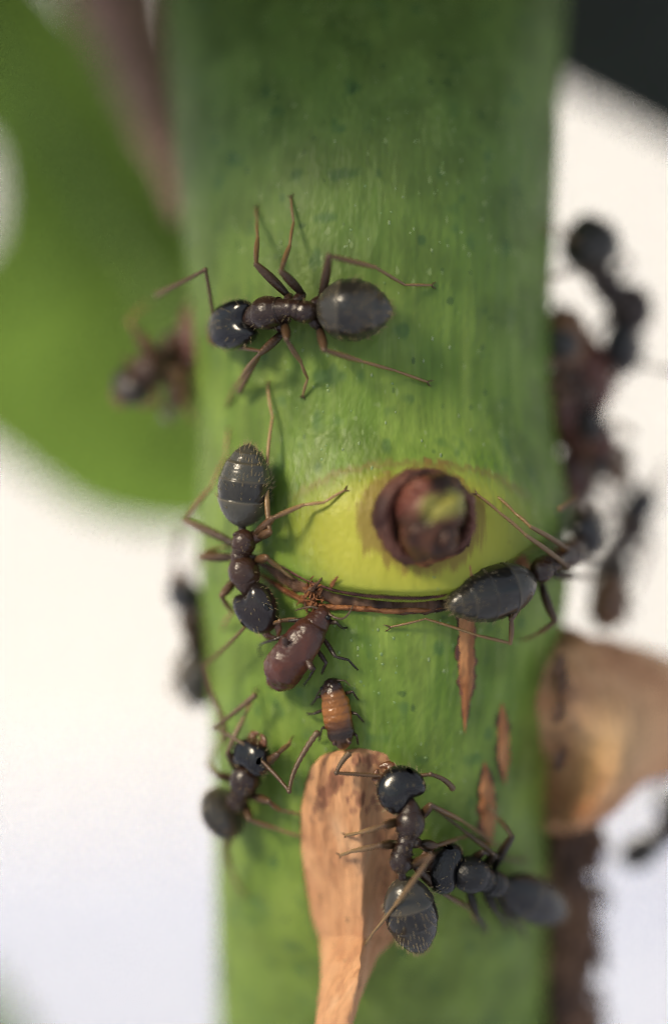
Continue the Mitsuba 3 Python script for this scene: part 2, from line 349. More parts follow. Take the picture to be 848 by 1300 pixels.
for pts, w in [([(594, 708), (596, 735), (593, 770), (592, 800), (592, 850), (591, 890), (590, 930)], [9, 12, 12, 11, 9, 6]), ([(637, 893), (638, 925), (639, 960), (640, 996)], [7, 10, 11, 8]), ([(615, 968), (617, 1000), (619, 1035), (621, 1078)], [8, 12, 13, 12]), ([(655, 706), (664, 720), (668, 735)], [9, 10, 8])]:
    ribbon(pts, [a + 2.5 for a in w], 1.6, 'scale_brown', 'plant_stem__crack_lip', 0.0, 90, 14, 0.7, len(pts) + 5, (0.2, 0.25))
    ribbon(pts, w, 4.5, 'crack_wood', 'plant_stem__bark_crack', 0.0, 90, 14, 0.32, len(pts), (0.25, 0.3))

# ------------------------------------------------------------------ the bud: core and wrapping scales
def dome(px, py, rx, ry, rise, h0, keep=None, tilt=(0, 0), seed=0, amp=0.05, power=2.3):
    """A solid domed cap on the stalk; rx, ry in pixels."""
    c = on(px, py, h0); nn = unit(normal_at(c) + V(tilt[0], 0, tilt[1])); z = V(0, 0, 1); s = unit(np.cross(nn, z)); s = s * (1 if s[0] > 0 else -1); z = unit(np.cross(nn, s)); z = z * (1 if z[2] > 0 else -1)
    m = trimesh.creation.icosphere(4)
    d = np.array(m.vertices)
    d = d / (np.abs(d) ** power).sum(1, keepdims=True) ** (1 / power)
    if keep is not None: d = keep(d)
    v = c + (d[:, :1] * rx * K) * s + (d[:, 1:2] * ry * K) * z + (d[:, 2:] * rise) * nn
    v += (v - c) * -0.35 * np.exp(-((meshkit.fbm(v * 12 + seed, 2, seed + 3) - 0.5) / 0.035) ** 2)[:, None] * 0.3
    v += (v - c) * amp * 2 * (meshkit.fbm(v * 22 + seed, 3, seed)[:, None] - 0.5)
    return v, np.array(m.faces)
put('plant_stem__bud__core', dome(545, 656, 40, 53, 0.100, 0.040, None, (-0.10, 0.02), 3, 0.16, 3.0), 'bud_core')
def shell(angle0, angle1, r0, r1, rise, key, seed):
    """A curved bud scale that wraps the core between two angles (degrees, 0 = right, 90 = up)."""
    n = 40; a = np.radians(np.linspace(angle0, angle1, n)); t = np.linspace(0, 1, n)
    env = np.sin(np.pi * np.clip(t, 0.02, 0.98)) ** 0.6
    rr = r1 - (r1 - r0) * 0.5
    base = on(541, 657, 0.0); nn = normal_at(base); s = unit(np.cross(V(0, 0, 1), nn)); s = s if s[0] > 0 else -s
    path = np.array([base + (np.cos(x) * (rr + 0) * K) * s + V(0, 0, 1) * np.sin(x) * rr * 0.97 * K + nn * (rise * 0.5) for x in a])
    v, f, st, an = loft(path, (r1 - r0) * 0.5 * K * env + 0.002, rise * 0.75 * (0.35 + 0.65 * env), nn, 18)
    v = v + (0.020 * (meshkit.fbm(v * 22 + seed, 3, seed)[:, None] - 0.5) + 0.010 * (meshkit.fbm(v * 70 + seed, 2, seed)[:, None] - 0.5))
    put(key, (v, f), 'scale_brown')
shell(84, 256, 47, 68, 0.044, 'plant_stem__bud__scale', 2)
shell(-66, 80, 46, 60, 0.045, 'plant_stem__bud__scale', 6)
shell(40, 140, 52, 62, 0.030, 'plant_stem__bud__scale', 9)
for k_ in range(44):                                                  # layered corky rims wrapped round the foot of the bud
    a0 = rng.uniform(0, 2 * np.pi); da = rng.uniform(0.18, 0.75); rr = rng.uniform(0.86, 1.04)
    aa = np.linspace(a0, a0 + da, 14); wob = rr * (1 + 0.035 * np.sin(aa * rng.uniform(3, 9) + rng.uniform(0, 6)) + 0.05 * np.linspace(-1, 1, 14) * rng.normal())
    pts = np.array([on(541 + np.cos(q) * 59 * w_, 657 - np.sin(q) * 59 * w_, 0.004 + 0.05 * max(0, 1.0 - w_)) for q, w_ in zip(aa, wob)])
    v, f, st, an = loft(pts, rng.uniform(0.0025, 0.0065) * np.sin(np.linspace(0.25, 2.9, 14)) + 0.0005, rng.uniform(0.003, 0.007), normal_at(pts[0]), 8)
    put('plant_stem__bud__cork_rim', (v + 0.010 * (meshkit.fbm(v * 70, 2, 5)[:, None] - 0.5), f), 'scale_brown' if rng.random() < 0.75 else 'orange_fibre')
labels['plant_stem__bud'] = {'label': 'brown scaly bud with a yellow green tip on its yellow cushion'}

# ------------------------------------------------------------------ dry stubs
def build_tongue():
    rows = np.array([  # py, left, ridge, right, rise above the stalk of the ridge (m)
        [950, 436, 452, 468, 0.010], [958, 410, 452, 492, 0.030], [972, 397, 453, 500, 0.042], [995, 388, 455, 504, 0.050], [1030, 382, 457, 509, 0.056], [1080, 383, 459, 511, 0.062], [1130, 389, 460, 509, 0.070],
        [1170, 397, 461, 506, 0.085], [1195, 405, 460, 500, 0.100], [1215, 408, 458, 480, 0.115], [1240, 408, 455, 468, 0.14], [1270, 404, 448, 457, 0.17], [1310, 399, 438, 445, 0.21], [1370, 396, 430, 436, 0.26], [1450, 396, 424, 430, 0.30]], float)
    py = np.linspace(952, 1450, 200)
    L, M, R, H = (np.interp(py, rows[:, 0], rows[:, i]) for i in (1, 2, 3, 4))
    vs = []
    nf = 56
    for y, l, m, r, h in zip(py, L, M, R, H):
        low = 0.0 if y < 1190 else min((y - 1190) / 250, 1) * 0.42
        ring = []
        for t in np.linspace(0, 1, nf):                     # front: from left edge over the ridge to the right edge
            x = l + (m - l) * (t / 0.5) if t < 0.5 else m + (r - m) * ((t - 0.5) / 0.5)
            q = 1 - abs(t - 0.5) * 2
            prof = (q ** 0.5) * 0.86 + 0.14 * smooth01(0.5, 1.0, q) if t < 0.5 else 0.42 * q ** 0.6 + 0.58 * smooth01(0.55, 1.0, q)
            ring.append(on(x, y, low + h * prof))
        for t in np.linspace(1, 0, 12)[1:-1]:               # rear, sunk into the stalk or standing off it
            ring.append(on(l + (r - l) * t, y, low - 0.03))
        vs.append(ring)
    P = np.array(vs); n, m = P.shape[:2]
    v = P.reshape(-1, 3)
    j = np.arange(m)
    i, jj = np.meshgrid(np.arange(n - 1), j, indexing='ij')
    q = np.stack([i * m + jj, i * m + (jj + 1) % m, (i + 1) * m + (jj + 1) % m, (i + 1) * m + jj], -1).reshape(-1, 4)
    f = np.vstack([q[:, [0, 1, 2]], q[:, [0, 2, 3]]])
    v = np.vstack([v, P[0].mean(0), P[-1].mean(0)])
    f = np.vstack([f, np.stack([j * 0 + n * m, (j + 1) % m, j], 1), np.stack([j * 0 + n * m + 1, (n - 1) * m + j, (n - 1) * m + (j + 1) % m], 1)])
    v = v + (0.018 * (meshkit.fbm(v * [18, 18, 4], 3, 8)[:, None] - 0.5) + 0.009 * (meshkit.fbm(v * [60, 60, 14], 3, 18)[:, None] - 0.5)) * [0.9, 1, 0.5]
    mm = trimesh.Trimesh(v, f, process=False)
    return (v, f[:, ::-1]) if mm.volume < 0 else (v, f)
put('plant_stem__dry_stub', build_tongue(), 'dry_tan')
labels['plant_stem__dry_stub'] = {'label': 'dry tan tongue of a broken leaf stalk with a ridge, low on the stem'}

def build_side_stalk():
    prof = np.array([[687, 890, 985], [689, 858, 1010], [692, 832, 1030], [697, 812, 1046], [704, 800, 1056], [714, 795, 1058], [728, 797, 1050], [745, 801, 1036], [770, 808, 1016], [800, 817, 1001], [848, 833, 988], [920, 850, 985], [1050, 872, 1000], [1250, 900, 1012]], float)
    xs = np.r_[np.linspace(687, 720, 40), np.linspace(722, 860, 50), np.linspace(870, 1250, 20)]
    top, bot = np.interp(xs, prof[:, 0], prof[:, 1]), np.interp(xs, prof[:, 0], prof[:, 2])
    Y = np.interp(xs, [687, 720, 848, 1250], [-0.10, -0.03, 0.12, 0.40])
    path = np.array([at(x, (a + b) / 2, y) for x, a, b, y in zip(xs, top, bot, Y)])
    hh = (bot - top) / 2 * K * (Y - CAM[1]) / DF
    v, f, st, an = loft(path, hh * 0.85, hh, V(0, 0, 1), 64)
    v = v + 0.02 * (meshkit.fbm(v * [5, 12, 12], 3, 2)[:, None] - 0.5)
    return v, f
put('plant_stem__leaf_stalk', build_side_stalk(), 'dry_stalk')
labels['plant_stem__leaf_stalk'] = {'label': 'thick tan brown leaf stalk flaring out of the stem at its right edge'}
for y in (848, 868, 905, 962):
    p = at(711 + rng.uniform(-3, 3), y, -0.235)
    v, f = ellipsoid(p + V(0, 0.012, 0), [V(0.016, 0.01, 0), V(0, 0.02, 0), V(0.004, 0, 0.030)], 10)
    v = v + 0.01 * (meshkit.fbm(v * 60, 2, 3)[:, None] - 0.5)
    put('plant_stem__leaf_stalk__wart', (v, f), 'dark_bark')
def build_withered():
    pts = np.array([(716, 1030), (716, 1075), (716, 1120), (716, 1170), (714, 1220), (716, 1270), (722, 1330), (728, 1420)], float)
    c = catmull(pts, 120); path = np.array([at(x, y, 0.05 + 0.5 * max(0, (y - 930) / 560) ** 2) for x, y in c])
    v, f, st, an = loft(path, 0.075 + 0.012 * np.sin(np.linspace(0, 19, 120)), 0.08, V(0, -1, 0), 28)
    ctr = path[np.clip((st * 119).round().astype(int), 0, 119)]
    return ctr + (v - ctr) * (0.50 + 1.05 * meshkit.fbm(v * 15, 4, 9))[:, None], f
put('plant_stem__withered_bark', build_withered(), 'dark_bark')
for _ in range(34):
    y = rng.uniform(1060, 1310); sgn = 1 if rng.random() < 0.75 else -1; yy = 0.02 + 0.5 * max(0, (y - 930) / 560) ** 2
    x = 718 + sgn * rng.uniform(20, 36); L_ = rng.uniform(10, 34)
    q_ = catmull([at(x, y, yy - 0.03), at(x + sgn * L_ * 0.5, y + rng.uniform(-12, 8), yy), at(x + sgn * L_ * 0.8, y + rng.uniform(4, 34), yy + rng.uniform(-0.06, 0.06))], 12)
    v, f, st, an = loft(q_, rng.uniform(0.006, 0.016) * np.linspace(1, 0.15, 12), 0.005, V(0, -1, 0), 8)
    put('plant_stem__withered_bark__shred', (v + 0.01 * (meshkit.fbm(v * 50, 2, 5)[:, None] - 0.5), f), 'dark_bark')
labels['plant_stem__withered_bark'] = {'label': 'dark withered bark hanging down the right edge below the leaf stalk'}

# ------------------------------------------------------------------ leaves behind and above
def leaf_sheet(rows, y_of, n=60, m=36, seed=0):
    """A leaf blade seen edge to edge: rows of (py, left px, right px) at the depth y_of(s, t); slightly wavy."""
    rows = np.array(rows, float); py = np.linspace(rows[0, 0], rows[-1, 0], n)
    L, R = np.interp(py, rows[:, 0], rows[:, 1]), np.interp(py, rows[:, 0], rows[:, 2])
    t = np.linspace(0, 1, m)
    P = np.array([[at(l + (r - l) * tt, y, y_of(i / (n - 1), tt)) for tt in t] for i, (y, l, r) in enumerate(zip(py, L, R))])
    P[..., 1] += 0.05 * (meshkit.fbm(P * 2.5, 3, seed) - 0.5)
    i, j = np.meshgrid(np.arange(n - 1), np.arange(m - 1), indexing='ij')
    q = np.stack([i * m + j, i * m + j + 1, (i + 1) * m + j + 1, (i + 1) * m + j], -1).reshape(-1, 4)
    return P.reshape(-1, 3), q
put('green_leaf__blade', leaf_sheet([(-60, -420, 40), (0, -420, 92), (40, -400, 128), (100, -300, 166), (130, -120, 182), (160, -50, 198), (190, -18, 214), (250, -8, 240), (300, -14, 280), (330, -40, 296), (370, -150, 312), (410, -260, 322), (470, -160, 330), (530, -60, 330), (588, 20, 330), (620, 62, 325), (648, 105, 315), (664, 150, 300), (672, 195, 270)],
    lambda s, t: 1.75 - 0.75 * s + 0.25 * (t - 0.6) ** 2, seed=4), 'leaf_bright')
v, f, st, an = loft(catmull([at(280, 480, 1.06), at(150, 300, 1.28), at(40, 130, 1.46), at(-80, -40, 1.66)], 30), 0.02, 0.02, V(0, 1, 0), 8)
v[:, 1] -= 0.03
put('green_leaf__midrib', (v, f), 'leaf_rib')
for a, b in [((230, 410), (310, 260)), ((170, 330), (205, 200)), ((110, 240), (140, 80)), ((200, 370), (60, 480)), ((130, 270), (-40, 400)), ((250, 440), (190, 600))]:
    ya, yb = (1.75 - 0.75 * (q + 60) / 732 - 0.02 for q in (a[1], b[1]))
    v, f, st, an = loft(catmull([at(*a, ya), at((a[0] + b[0]) / 2 + 12, (a[1] + b[1]) / 2 + 14, (ya + yb) / 2), at(*b, yb)], 16), np.linspace(0.014, 0.004, 16), 0.012, V(0, 1, 0), 7)
    put('green_leaf__vein', (v, f), 'leaf_rib')
labels['green_leaf'] = {'label': 'big blurred green leaf hanging behind the stem, upper left', 'category': 'leaf'}
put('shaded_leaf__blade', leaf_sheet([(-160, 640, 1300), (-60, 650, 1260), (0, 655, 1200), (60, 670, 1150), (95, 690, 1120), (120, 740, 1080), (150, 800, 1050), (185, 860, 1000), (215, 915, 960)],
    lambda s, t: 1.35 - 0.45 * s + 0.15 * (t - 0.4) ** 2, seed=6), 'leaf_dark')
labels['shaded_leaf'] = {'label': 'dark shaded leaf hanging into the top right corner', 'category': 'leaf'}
put('low_leaf__blade', leaf_sheet([(1215, -160, -60), (1240, -190, -18), (1270, -220, 8), (1310, -240, 30), (1380, -240, 60), (1480, -200, 60)], lambda s, t: 1.9 + 0.4 * s, 24, 16, seed=8), 'leaf_bright')
labels['low_leaf'] = {'label': 'blurred green leaf tip just showing in the bottom left corner', 'category': 'leaf'}
v, f, st, an = loft(catmull([at(110, -160, 1.1), at(140, -40, 1.05), at(172, 50, 0.95), at(198, 130, 0.8), at(216, 200, 0.6), at(232, 270, 0.4)], 60), np.linspace(0.17, 0.03, 60), np.linspace(0.12, 0.03, 60), V(0, 1, 0), 14)
v = v + 0.03 * (meshkit.fbm(v * 6, 3, 5)[:, None] - 0.5)
put('dry_twig', (v, f), 'twig_brown')
labels['dry_twig'] = {'label': 'blurred brown twig running down behind the left edge of the stem', 'category': 'twig'}

def canopy_leaf(base, tip, width, droop, seed):
    base, tip = np.array(base, float), np.array(tip, float); d = tip - base; s = unit(np.cross(d, [0, 0, 1]))
    n, m = 40, 17; t = np.linspace(0, 1, n); w = width * np.sin(np.pi * t ** 0.8) ** 0.75
    P = base + t[:, None, None] * d + (np.linspace(-1, 1, m)[None, :, None] * w[:, None, None]) * s
    P[..., 2] += -droop * (t ** 2)[:, None] - 0.12 * (np.linspace(-1, 1, m) ** 2)[None] * w[:, None] + 0.06 * (meshkit.fbm(P * 3, 3, seed) - 0.5)
    i, j = np.meshgrid(np.arange(n - 1), np.arange(m - 1), indexing='ij')
    q = np.stack([i * m + j, i * m + j + 1, (i + 1) * m + j + 1, (i + 1) * m + j], -1).reshape(-1, 4)
    return P.reshape(-1, 3), q
for i, (tip, w, dz, droop, lab) in enumerate([((-0.2, -1.3, 1.62), 0.75, 0, 0.16, 'dark leaf above the stem pointing towards the viewer'), ((1.9, -0.9, 1.9), 0.8, 0.1, 0.3, 'dark leaf above the stem spreading to the right and forward'),
        ((-1.35, -1.15, 1.62), 0.80, 0.05, 0.16, 'dark leaf above the stem spreading to the left and forward'), ((1.6, 1.8, 2.2), 0.8, 0.2, 0.3, 'dark leaf above the stem spreading back to the right'),
        ((-2.1, 1.5, 2.0), 0.95, 0.1, 0.2, 'dark leaf above the stem spreading back to the left'), ((-2.3, 0.5, 2.0), 0.8, 0.25, 0.25, 'dark leaf above the stem pointing straight to the left')]):
    put('overhead_leaf__blade' if i == 0 else f'overhead_leaf_{i:03d}__blade', canopy_leaf((0.07, 0.45, 1.70 + dz), tip, w, droop, i), 'leaf_dark')
    labels['overhead_leaf' if i == 0 else f'overhead_leaf_{i:03d}'] = {'label': lab, 'category': 'leaf', 'group': 'leaves above the picture that shade the top of the stem'}

# ------------------------------------------------------------------ insects
DARK = V(0.005, 0.0048, 0.0052); BROWN = V(0.024, 0.011, 0.0062); FEMUR = V(0.013, 0.0075, 0.004); TIBIA = V(0.085, 0.045, 0.018); TARSUS = V(0.22, 0.135, 0.055)

def limb(points, radii, colors, up, pieces, sides=8, n=12, rough=0.4):
    """A jointed limb: one spindle for each pair of neighbouring points; radii in metres."""
    k = len(points) - 1
    for i in range(k):
        a, b = points[i], points[i + 1]
        t = np.linspace(0, 1, n); L = np.linalg.norm(b - a)
        if L < 1e-5: continue
        r0, bulge = radii[i]
        prof = r0 * (0.62 + bulge * np.sin(np.pi * np.clip(t * 0.92 + 0.04, 0, 1)) ** 0.8)
        path = a + t[:, None] * (b - a) + (unit(np.cross(np.cross(b - a, up), b - a)) * (0.03 * L)) * np.sin(np.pi * t)[:, None] * (-1 if i == 0 else 1)
        c = colors[i] * (1 - t)[:, None] + colors[min(i + 1, k - 1)] * t[:, None] if i + 1 < k else np.repeat(colors[i][None], n, 0)
        v, f, st, an = loft(path, prof, prof, up, sides)
        pieces.append(piece(v, f, c[np.clip((st * (n - 1)).round().astype(int), 0, n - 1)], rough))

def ant(label, P, head, thorax, gaster, legs, feelers, brown=0.0, up=None, sc=1.0, hair=260, gtint=None, roll=0.0, look=None, rimw=0.35, rgh=0.0):
    """P turns (x, y, h) of the ant's own picture coordinates into a point. head = (neck, front, half width px); thorax = [(point, radius px)];
    gaster = (base, tip, half width px, half height px); legs, feelers = lists of points. All of it becomes one continuous body."""
    key = number('black_ant'); labels[key] = {'label': label, 'category': 'ant', 'group': 'black ants tending aphids on the stem'}
    pc = []
    tp = [P(*q[:3]) for q in thorax]; tr = [q[3] * K * b for q, b in zip(thorax, (1.06, 0.84, 1.00))]
    mid = tp[len(tp) // 2]
    U = unit(normal_at(mid) if up is None else up)
    shade = lambda c: np.maximum(c * (1 + 1.0 * brown) + V(0.016, 0.006, 0.002) * brown, 0.0025)
    # head: heart-shaped seen from above, a notch behind, mandibles in front
    n0, f0 = P(*head[0]), P(*head[1]); ax = f0 - n0; L = np.linalg.norm(ax) / 2; ax = unit(ax); c = (n0 + f0) / 2
    HU = U if look is None else unit(look)
    s = unit(np.cross(ax, HU)); u = np.cross(s, ax); W = head[2] * K * 1.08; L *= 1.06
    m = trimesh.creation.icosphere(4); d = np.array(m.vertices); f = np.array(m.faces)
    x, y, z = d.T
    w = 1.0 - 0.20 * np.clip(x, 0, 1) ** 1.4 + 0.06 * np.clip(-x, 0, 1)
    xx = x * L + np.clip(-x, 0, 1) ** 0.7 * L * 0.34 * np.exp(-(y / 0.42) ** 2) - np.clip(-x, 0, 1) * L * 0.10 * np.abs(y)
    sup = 1 / (np.abs(x) ** 2.6 + np.abs(y) ** 2.6 + np.abs(z) ** 2.6) ** (1 / 2.6)
    zz = z * W * 0.66 * sup * (1 - 0.18 * np.clip(x, 0, 1))
    hv = c + (xx * (0.5 + 0.5 * sup))[:, None] * ax + (y * W * w * (0.45 + 0.55 * sup))[:, None] * s + zz[:, None] * u
    front = smooth01(0.72, 0.98, x)
    col = shade(DARK)[None] * (1 - front[:, None]) + V(0.05, 0.022, 0.010) * front[:, None]
    pc.append(piece(hv, f, col, 0.19 + rgh + 0.0 * x))
    for sg in (-1, 1):                                     # mandibles
        b = c + ax * L * 0.86 + s * sg * W * 0.34 - u * W * 0.12; e = c + ax * L * 1.28 + s * sg * W * 0.06 - u * W * 0.16
        path = catmull([b, (b + e) / 2 + s * sg * W * 0.14, e], 10)
        v, ff, st, an = loft(path, np.linspace(0.26, 0.07, 10) * W, np.linspace(0.13, 0.05, 10) * W, u, 10)
        pc.append(piece(v, ff, V(0.13, 0.05, 0.018), 0.3))
    # neck, thorax, waist
    gb, gt = P(*gaster[0]), P(*gaster[1])
    gax = unit(gt - gb)
    node = tp[-1] * 0.45 + gb * 0.55
    pts = [c - ax * L * 0.6] + tp + [node, gb + gax * 0.012]
    rad = [0.30 * tr[0]] + tr + [0.34 * tr[-1], 0.34 * tr[-1]]
    q = catmull(np.c_[np.array(pts), rad], 56)
    v, ff, st, an = loft(q[:, :3], q[:, 3] * 0.93, q[:, 3], U, 20)
    pc.append(piece(v, ff, shade(BROWN)[None] * (0.75 + 0.5 * meshkit.fbm(v * 30, 2, 2))[:, None], 0.36 + rgh))
    for p_, r_ in zip(tp, tr):                              # rounded plates on the thorax
        i = min(range(len(q)), key=lambda i: np.linalg.norm(q[i, :3] - p_)); tt = unit(q[min(i + 1, 55), :3] - q[max(i - 1, 0), :3]); ss = unit(np.cross(tt, U)); uu = np.cross(ss, tt)
        v, ff = ellipsoid(p_ + uu * r_ * 0.12, [tt * r_ * 1.10, ss * r_ * 0.98, uu * r_ * 0.98], 14)
        pc.append(piece(v, ff, shade(BROWN)[None] * (0.75 + 0.5 * meshkit.fbm(v * 30, 2, 2))[:, None], 0.30 + rgh))
    for i in (0, 1):                                        # raised seams between the plates
        a_, b_ = tp[i], tp[i + 1]; tt = unit(b_ - a_); ss = unit(np.cross(tt, U)); cen = a_ * 0.45 + b_ * 0.55 + U * tr[i + 1] * 0.10; rr = (tr[i] + tr[i + 1]) * 0.47
        th_ = np.linspace(-0.15 * np.pi, 1.15 * np.pi, 16)
        v, ff, st, an = loft(np.array([cen + (np.cos(q_) * ss + np.sin(q_) * np.cross(ss, tt)) * rr for q_ in th_]), tr[1] * 0.12, tr[1] * 0.10, tt, 7)
        pc.append(piece(v, ff, shade(BROWN) * 0.8, 0.4))
    v, ff = ellipsoid(node + U * tr[-1] * 0.35, [unit(gb - tp[-1]) * tr[-1] * 0.28, unit(np.cross(gb - tp[-1], U)) * tr[-1] * 0.50, U * tr[-1] * 0.75], 10)
    pc.append(piece(v, ff, shade(BROWN), 0.35))             # upright scale on the waist
    # gaster: overlapping plates, each ending in a pale rim
    n = 84; t = np.linspace(0.004, 0.996, n)
    prof = np.sin(np.pi * t ** 0.90) ** 0.52 * np.where(t > 0.7, 1 - 0.10 * ((t - 0.7) / 0.3) ** 1.5, 1)
    cuts = [0.0, 0.34, 0.60, 0.80, 0.92, 1.0]
    step = np.zeros(n); rim = np.zeros(n); plate = np.zeros(n)
    for a, b in zip(cuts[:-1], cuts[1:]):
        on_ = (t >= a) & (t < b); xloc = (t[on_] - a) / (b - a)
        step[on_] = 0.040 * xloc ** 2.0 - 0.012; rim[on_] = np.clip((xloc - 0.88) / 0.10, 0, 1); plate[on_] = cuts.index(a)
    GU = unit(U + roll * unit(np.cross(gax, U)))
    path = gb + t[:, None] * (gt - gb)
    v, ff, st, an = loft(path, gaster[2] * K * (prof + step), gaster[3] * K * (prof + step), GU, 40)
    idx = np.clip((st * (n - 1)).round().astype(int), 0, n - 1)
    grey = V(0.040, 0.036, 0.027) if gtint is None else gtint
    pub = np.where(plate == 0, 1.0, np.where(plate == 1, 0.35, 0.75))[:, None]
    col = DARK * 1.1 * (1 - pub) + grey * pub
    col = col * (1 - rimw * rim[:, None]) + V(0.13, 0.105, 0.062) * rimw * rim[:, None]
    pc.append(piece(v, ff, col[idx] * (0.7 + 0.6 * meshkit.fbm(v * 45, 3, 3))[:, None], 0.17 + rgh + 0.09 * pub[idx, 0]))
    gv, gi = v, idx
    # legs with a stout coxa each
    for leg in legs:
        pts = [P(*q) for q in leg]; k = len(pts) - 1
        near = min(tp, key=lambda p_: np.linalg.norm(p_ - pts[0]))
        v, ff = ellipsoid(pts[0] * 0.7 + near * 0.3, [unit(pts[0] - near + 1e-4) * 0.021 * sc, unit(np.cross(pts[0] - near + 1e-4, U)) * 0.0125 * sc, U * 0.013 * sc], 8)
        pc.append(piece(v, ff, shade(BROWN), 0.35))
        radii = [(0.0092 * sc, 0.55), (0.0058 * sc, 0.45)] + [(0.0040 * sc * (0.86 ** i), 0.35) for i in range(k - 2)]
        cols = [shade(FEMUR), shade(TIBIA)] + [shade(TARSUS)] * max(k - 2, 0)
        limb(pts, radii[:k], cols[:k], U, pc)
        for j in range(1, k):                               # knee and ankle joints
            v, ff = ellipsoid(pts[j], np.eye(3) * (0.0062 if j == 1 else 0.0045 if j == 2 else 0.0030) * sc, 6)
            pc.append(piece(v, ff, cols[min(j, k - 1)], 0.4))
        e, b = pts[-1], pts[-2]                              # claws
        for sg in (-1, 1):
            w_ = unit(unit(e - b) + 0.7 * sg * unit(np.cross(e - b, U)))
            v, ff, st, an = loft(np.array([e, e + w_ * 0.009, e + w_ * 0.013 - U * 0.005]), [0.002, 0.0015, 0.0006], [0.002, 0.0015, 0.0006], U, 6)
            pc.append(piece(v, ff, shade(TIBIA), 0.4))
    for fe in feelers:                                       # antennae: long scape, beaded whip
        pts = [P(*q) for q in fe]
        limb(pts[:2], [(0.0052 * sc, 0.25)], [shade(TIBIA)], U, pc)
        whip = catmull(pts[1:], 34) if len(pts) > 2 else None
        if whip is not None:
            tt = np.linspace(0, 1, 34); r_ = (0.0042 + 0.0030 * tt) * sc * (0.84 + 0.24 * np.abs(np.sin(np.pi * 11 * tt)))
            v, ff, st, an = loft(whip, r_, r_, U, 8)
            pc.append(piece(v, ff, (shade(TIBIA) * (1 - st[:, None]) + V(0.15, 0.095, 0.045) * st[:, None]), 0.45))
            v, ff = ellipsoid(pts[1], np.eye(3) * 0.0058 * sc, 6); pc.append(piece(v, ff, shade(TIBIA), 0.4))
    put_joined(key + '__body', pc, 'insect_shell')
    for sg in (-1, 1):
        v, ff = ellipsoid(c + ax * L * 0.16 + s * sg * W * 0.78 + u * W * 0.34, [ax * W * 0.22, unit(s * sg + u * 0.55) * W * 0.10, unit(u - s * sg * 0.4) * W * 0.17], 10)
        put(key + '__eye', (v, ff), 'eye_black')
    if hair:
        pick = rng.choice(len(gv), hair, p=(0.15 + (gi / (n - 1)) ** 2) / (0.15 + (gi / (n - 1)) ** 2).sum())
        pp = gv[pick]; dd = np.array([unit((p_ - (gb + gt) / 2)) * 0.8 + gax * 0.9 for p_ in pp])
        hp = rng.choice(len(hv), hair // 3); hh = hv[hp]
        tpick = rng.choice(len(tp), hair // 4); dirs = np.array([unit(U + 0.8 * rng.normal(size=3)) for _ in tpick])
        tt_ = np.array([tp[i] + d_ * tr[i] * 0.97 for i, d_ in zip(tpick, dirs)])
        v, ff = hairs(np.vstack([pp, hh, tt_]), np.vstack([dd, np.array([unit(p_ - c) * 0.8 + ax * 0.6 for p_ in hh]), dirs]), 0.012 * sc, 0.0007 * sc)
        put(key + '__hair', (v, ff), 'hair_gold', False); labels[key + '__hair'] = {'kind': 'stuff'}
    return key

def frame_on(x0, y0, zoom, back=0.0):
    """Points given in an enlarged view of the photograph whose corner is (x0, y0), with a height above the stalk (in hundredths)."""
    return lambda x, y, h: on(x0 + x / zoom, y0 + y / zoom, h * 0.01, back)
def frame_at(x0, y0, zoom, depth):
    return lambda x, y, h: at(x0 + x / zoom, y0 + y / zoom, depth - h * 0.01)

# A: the ant walking left across the upper stem
P = frame_on(140, 230, 2.019)
ant('black ant walking left across the upper stem, highest of the sharp ants', P,
    ((368, 350, 7), (262, 388, 5.5), 29), [(405, 337, 7, 21), (462, 326, 7.5, 15), (500, 335, 7, 15)], ((528, 328, 6.5), (722, 330, 7.5), 40, 37),
    [[(455, 292, 5), (374, 212, 11), (378, 145, 6), (377, 100, 2), (374, 68, 0.5)], [(492, 288, 5), (438, 230, 11), (460, 165, 6), (470, 105, 2), (463, 42, 0.5)], [(540, 300, 5), (560, 190, 13), (680, 220, 7), (755, 265, 2), (822, 266, 0.5)],
     [(445, 385, 4), (385, 440, 9), (335, 505, 4), (315, 535, 1.5), (300, 572, 0.5)], [(446, 360, 6), (452, 405, 11), (488, 462, 6), (506, 505, 2), (494, 548, 0.5)], [(535, 375, 5), (548, 432, 11), (640, 460, 6), (730, 485, 2), (812, 514, 0.5)]],
    [[(266, 372, 6.5), (244, 226, 11), (190, 255, 12), (118, 292, 12)], [(300, 420, 5.5), (388, 436, 8), (352, 500, 5), (330, 540, 3)]])

# B: the ant facing down the left side, mouth at the aphid
P = frame_on(200, 480, 3.0286)
ant('black ant facing down the stem with its mouth at the plum aphid', P,
    ((332, 805, 7), (432, 970, 5.5), 27), [(335, 745, 7, 19), (318, 690, 7.5, 14), (335, 632, 7, 15.5)], ((322, 572, 6.5), (352, 254, 9), 35, 34),
    [[(300, 640, 5), (104, 548, 11), (205, 420, 6), (262, 300, 2), (272, 205, 0.5)], [(300, 690, 5), (166, 688, 10), (235, 655, 4), (300, 640, 1)], [(300, 770, 5), (246, 838, 9), (290, 900, 4), (250, 960, 1)],
     [(375, 600, 5), (440, 540, 9), (560, 488, 4), (640, 478, 2), (718, 432, 0.6)], [(390, 610, 5), (432, 590, 8), (420, 400, 6), (442, 150, 2), (424, 26, 0.6)], [(375, 700, 5), (420, 690, 8), (470, 730, 4), (520, 770, 1.5)]],
    [[(335, 960, 7), (180, 1108, 8), (205, 1205, 7), (254, 1335, 6), (258, 1400, 6)], [(420, 950, 6), (470, 935, 7), (520, 930, 5), (560, 950, 4)]], brown=0.45, gtint=V(0.075, 0.071, 0.052), roll=0.5, rimw=0.5)

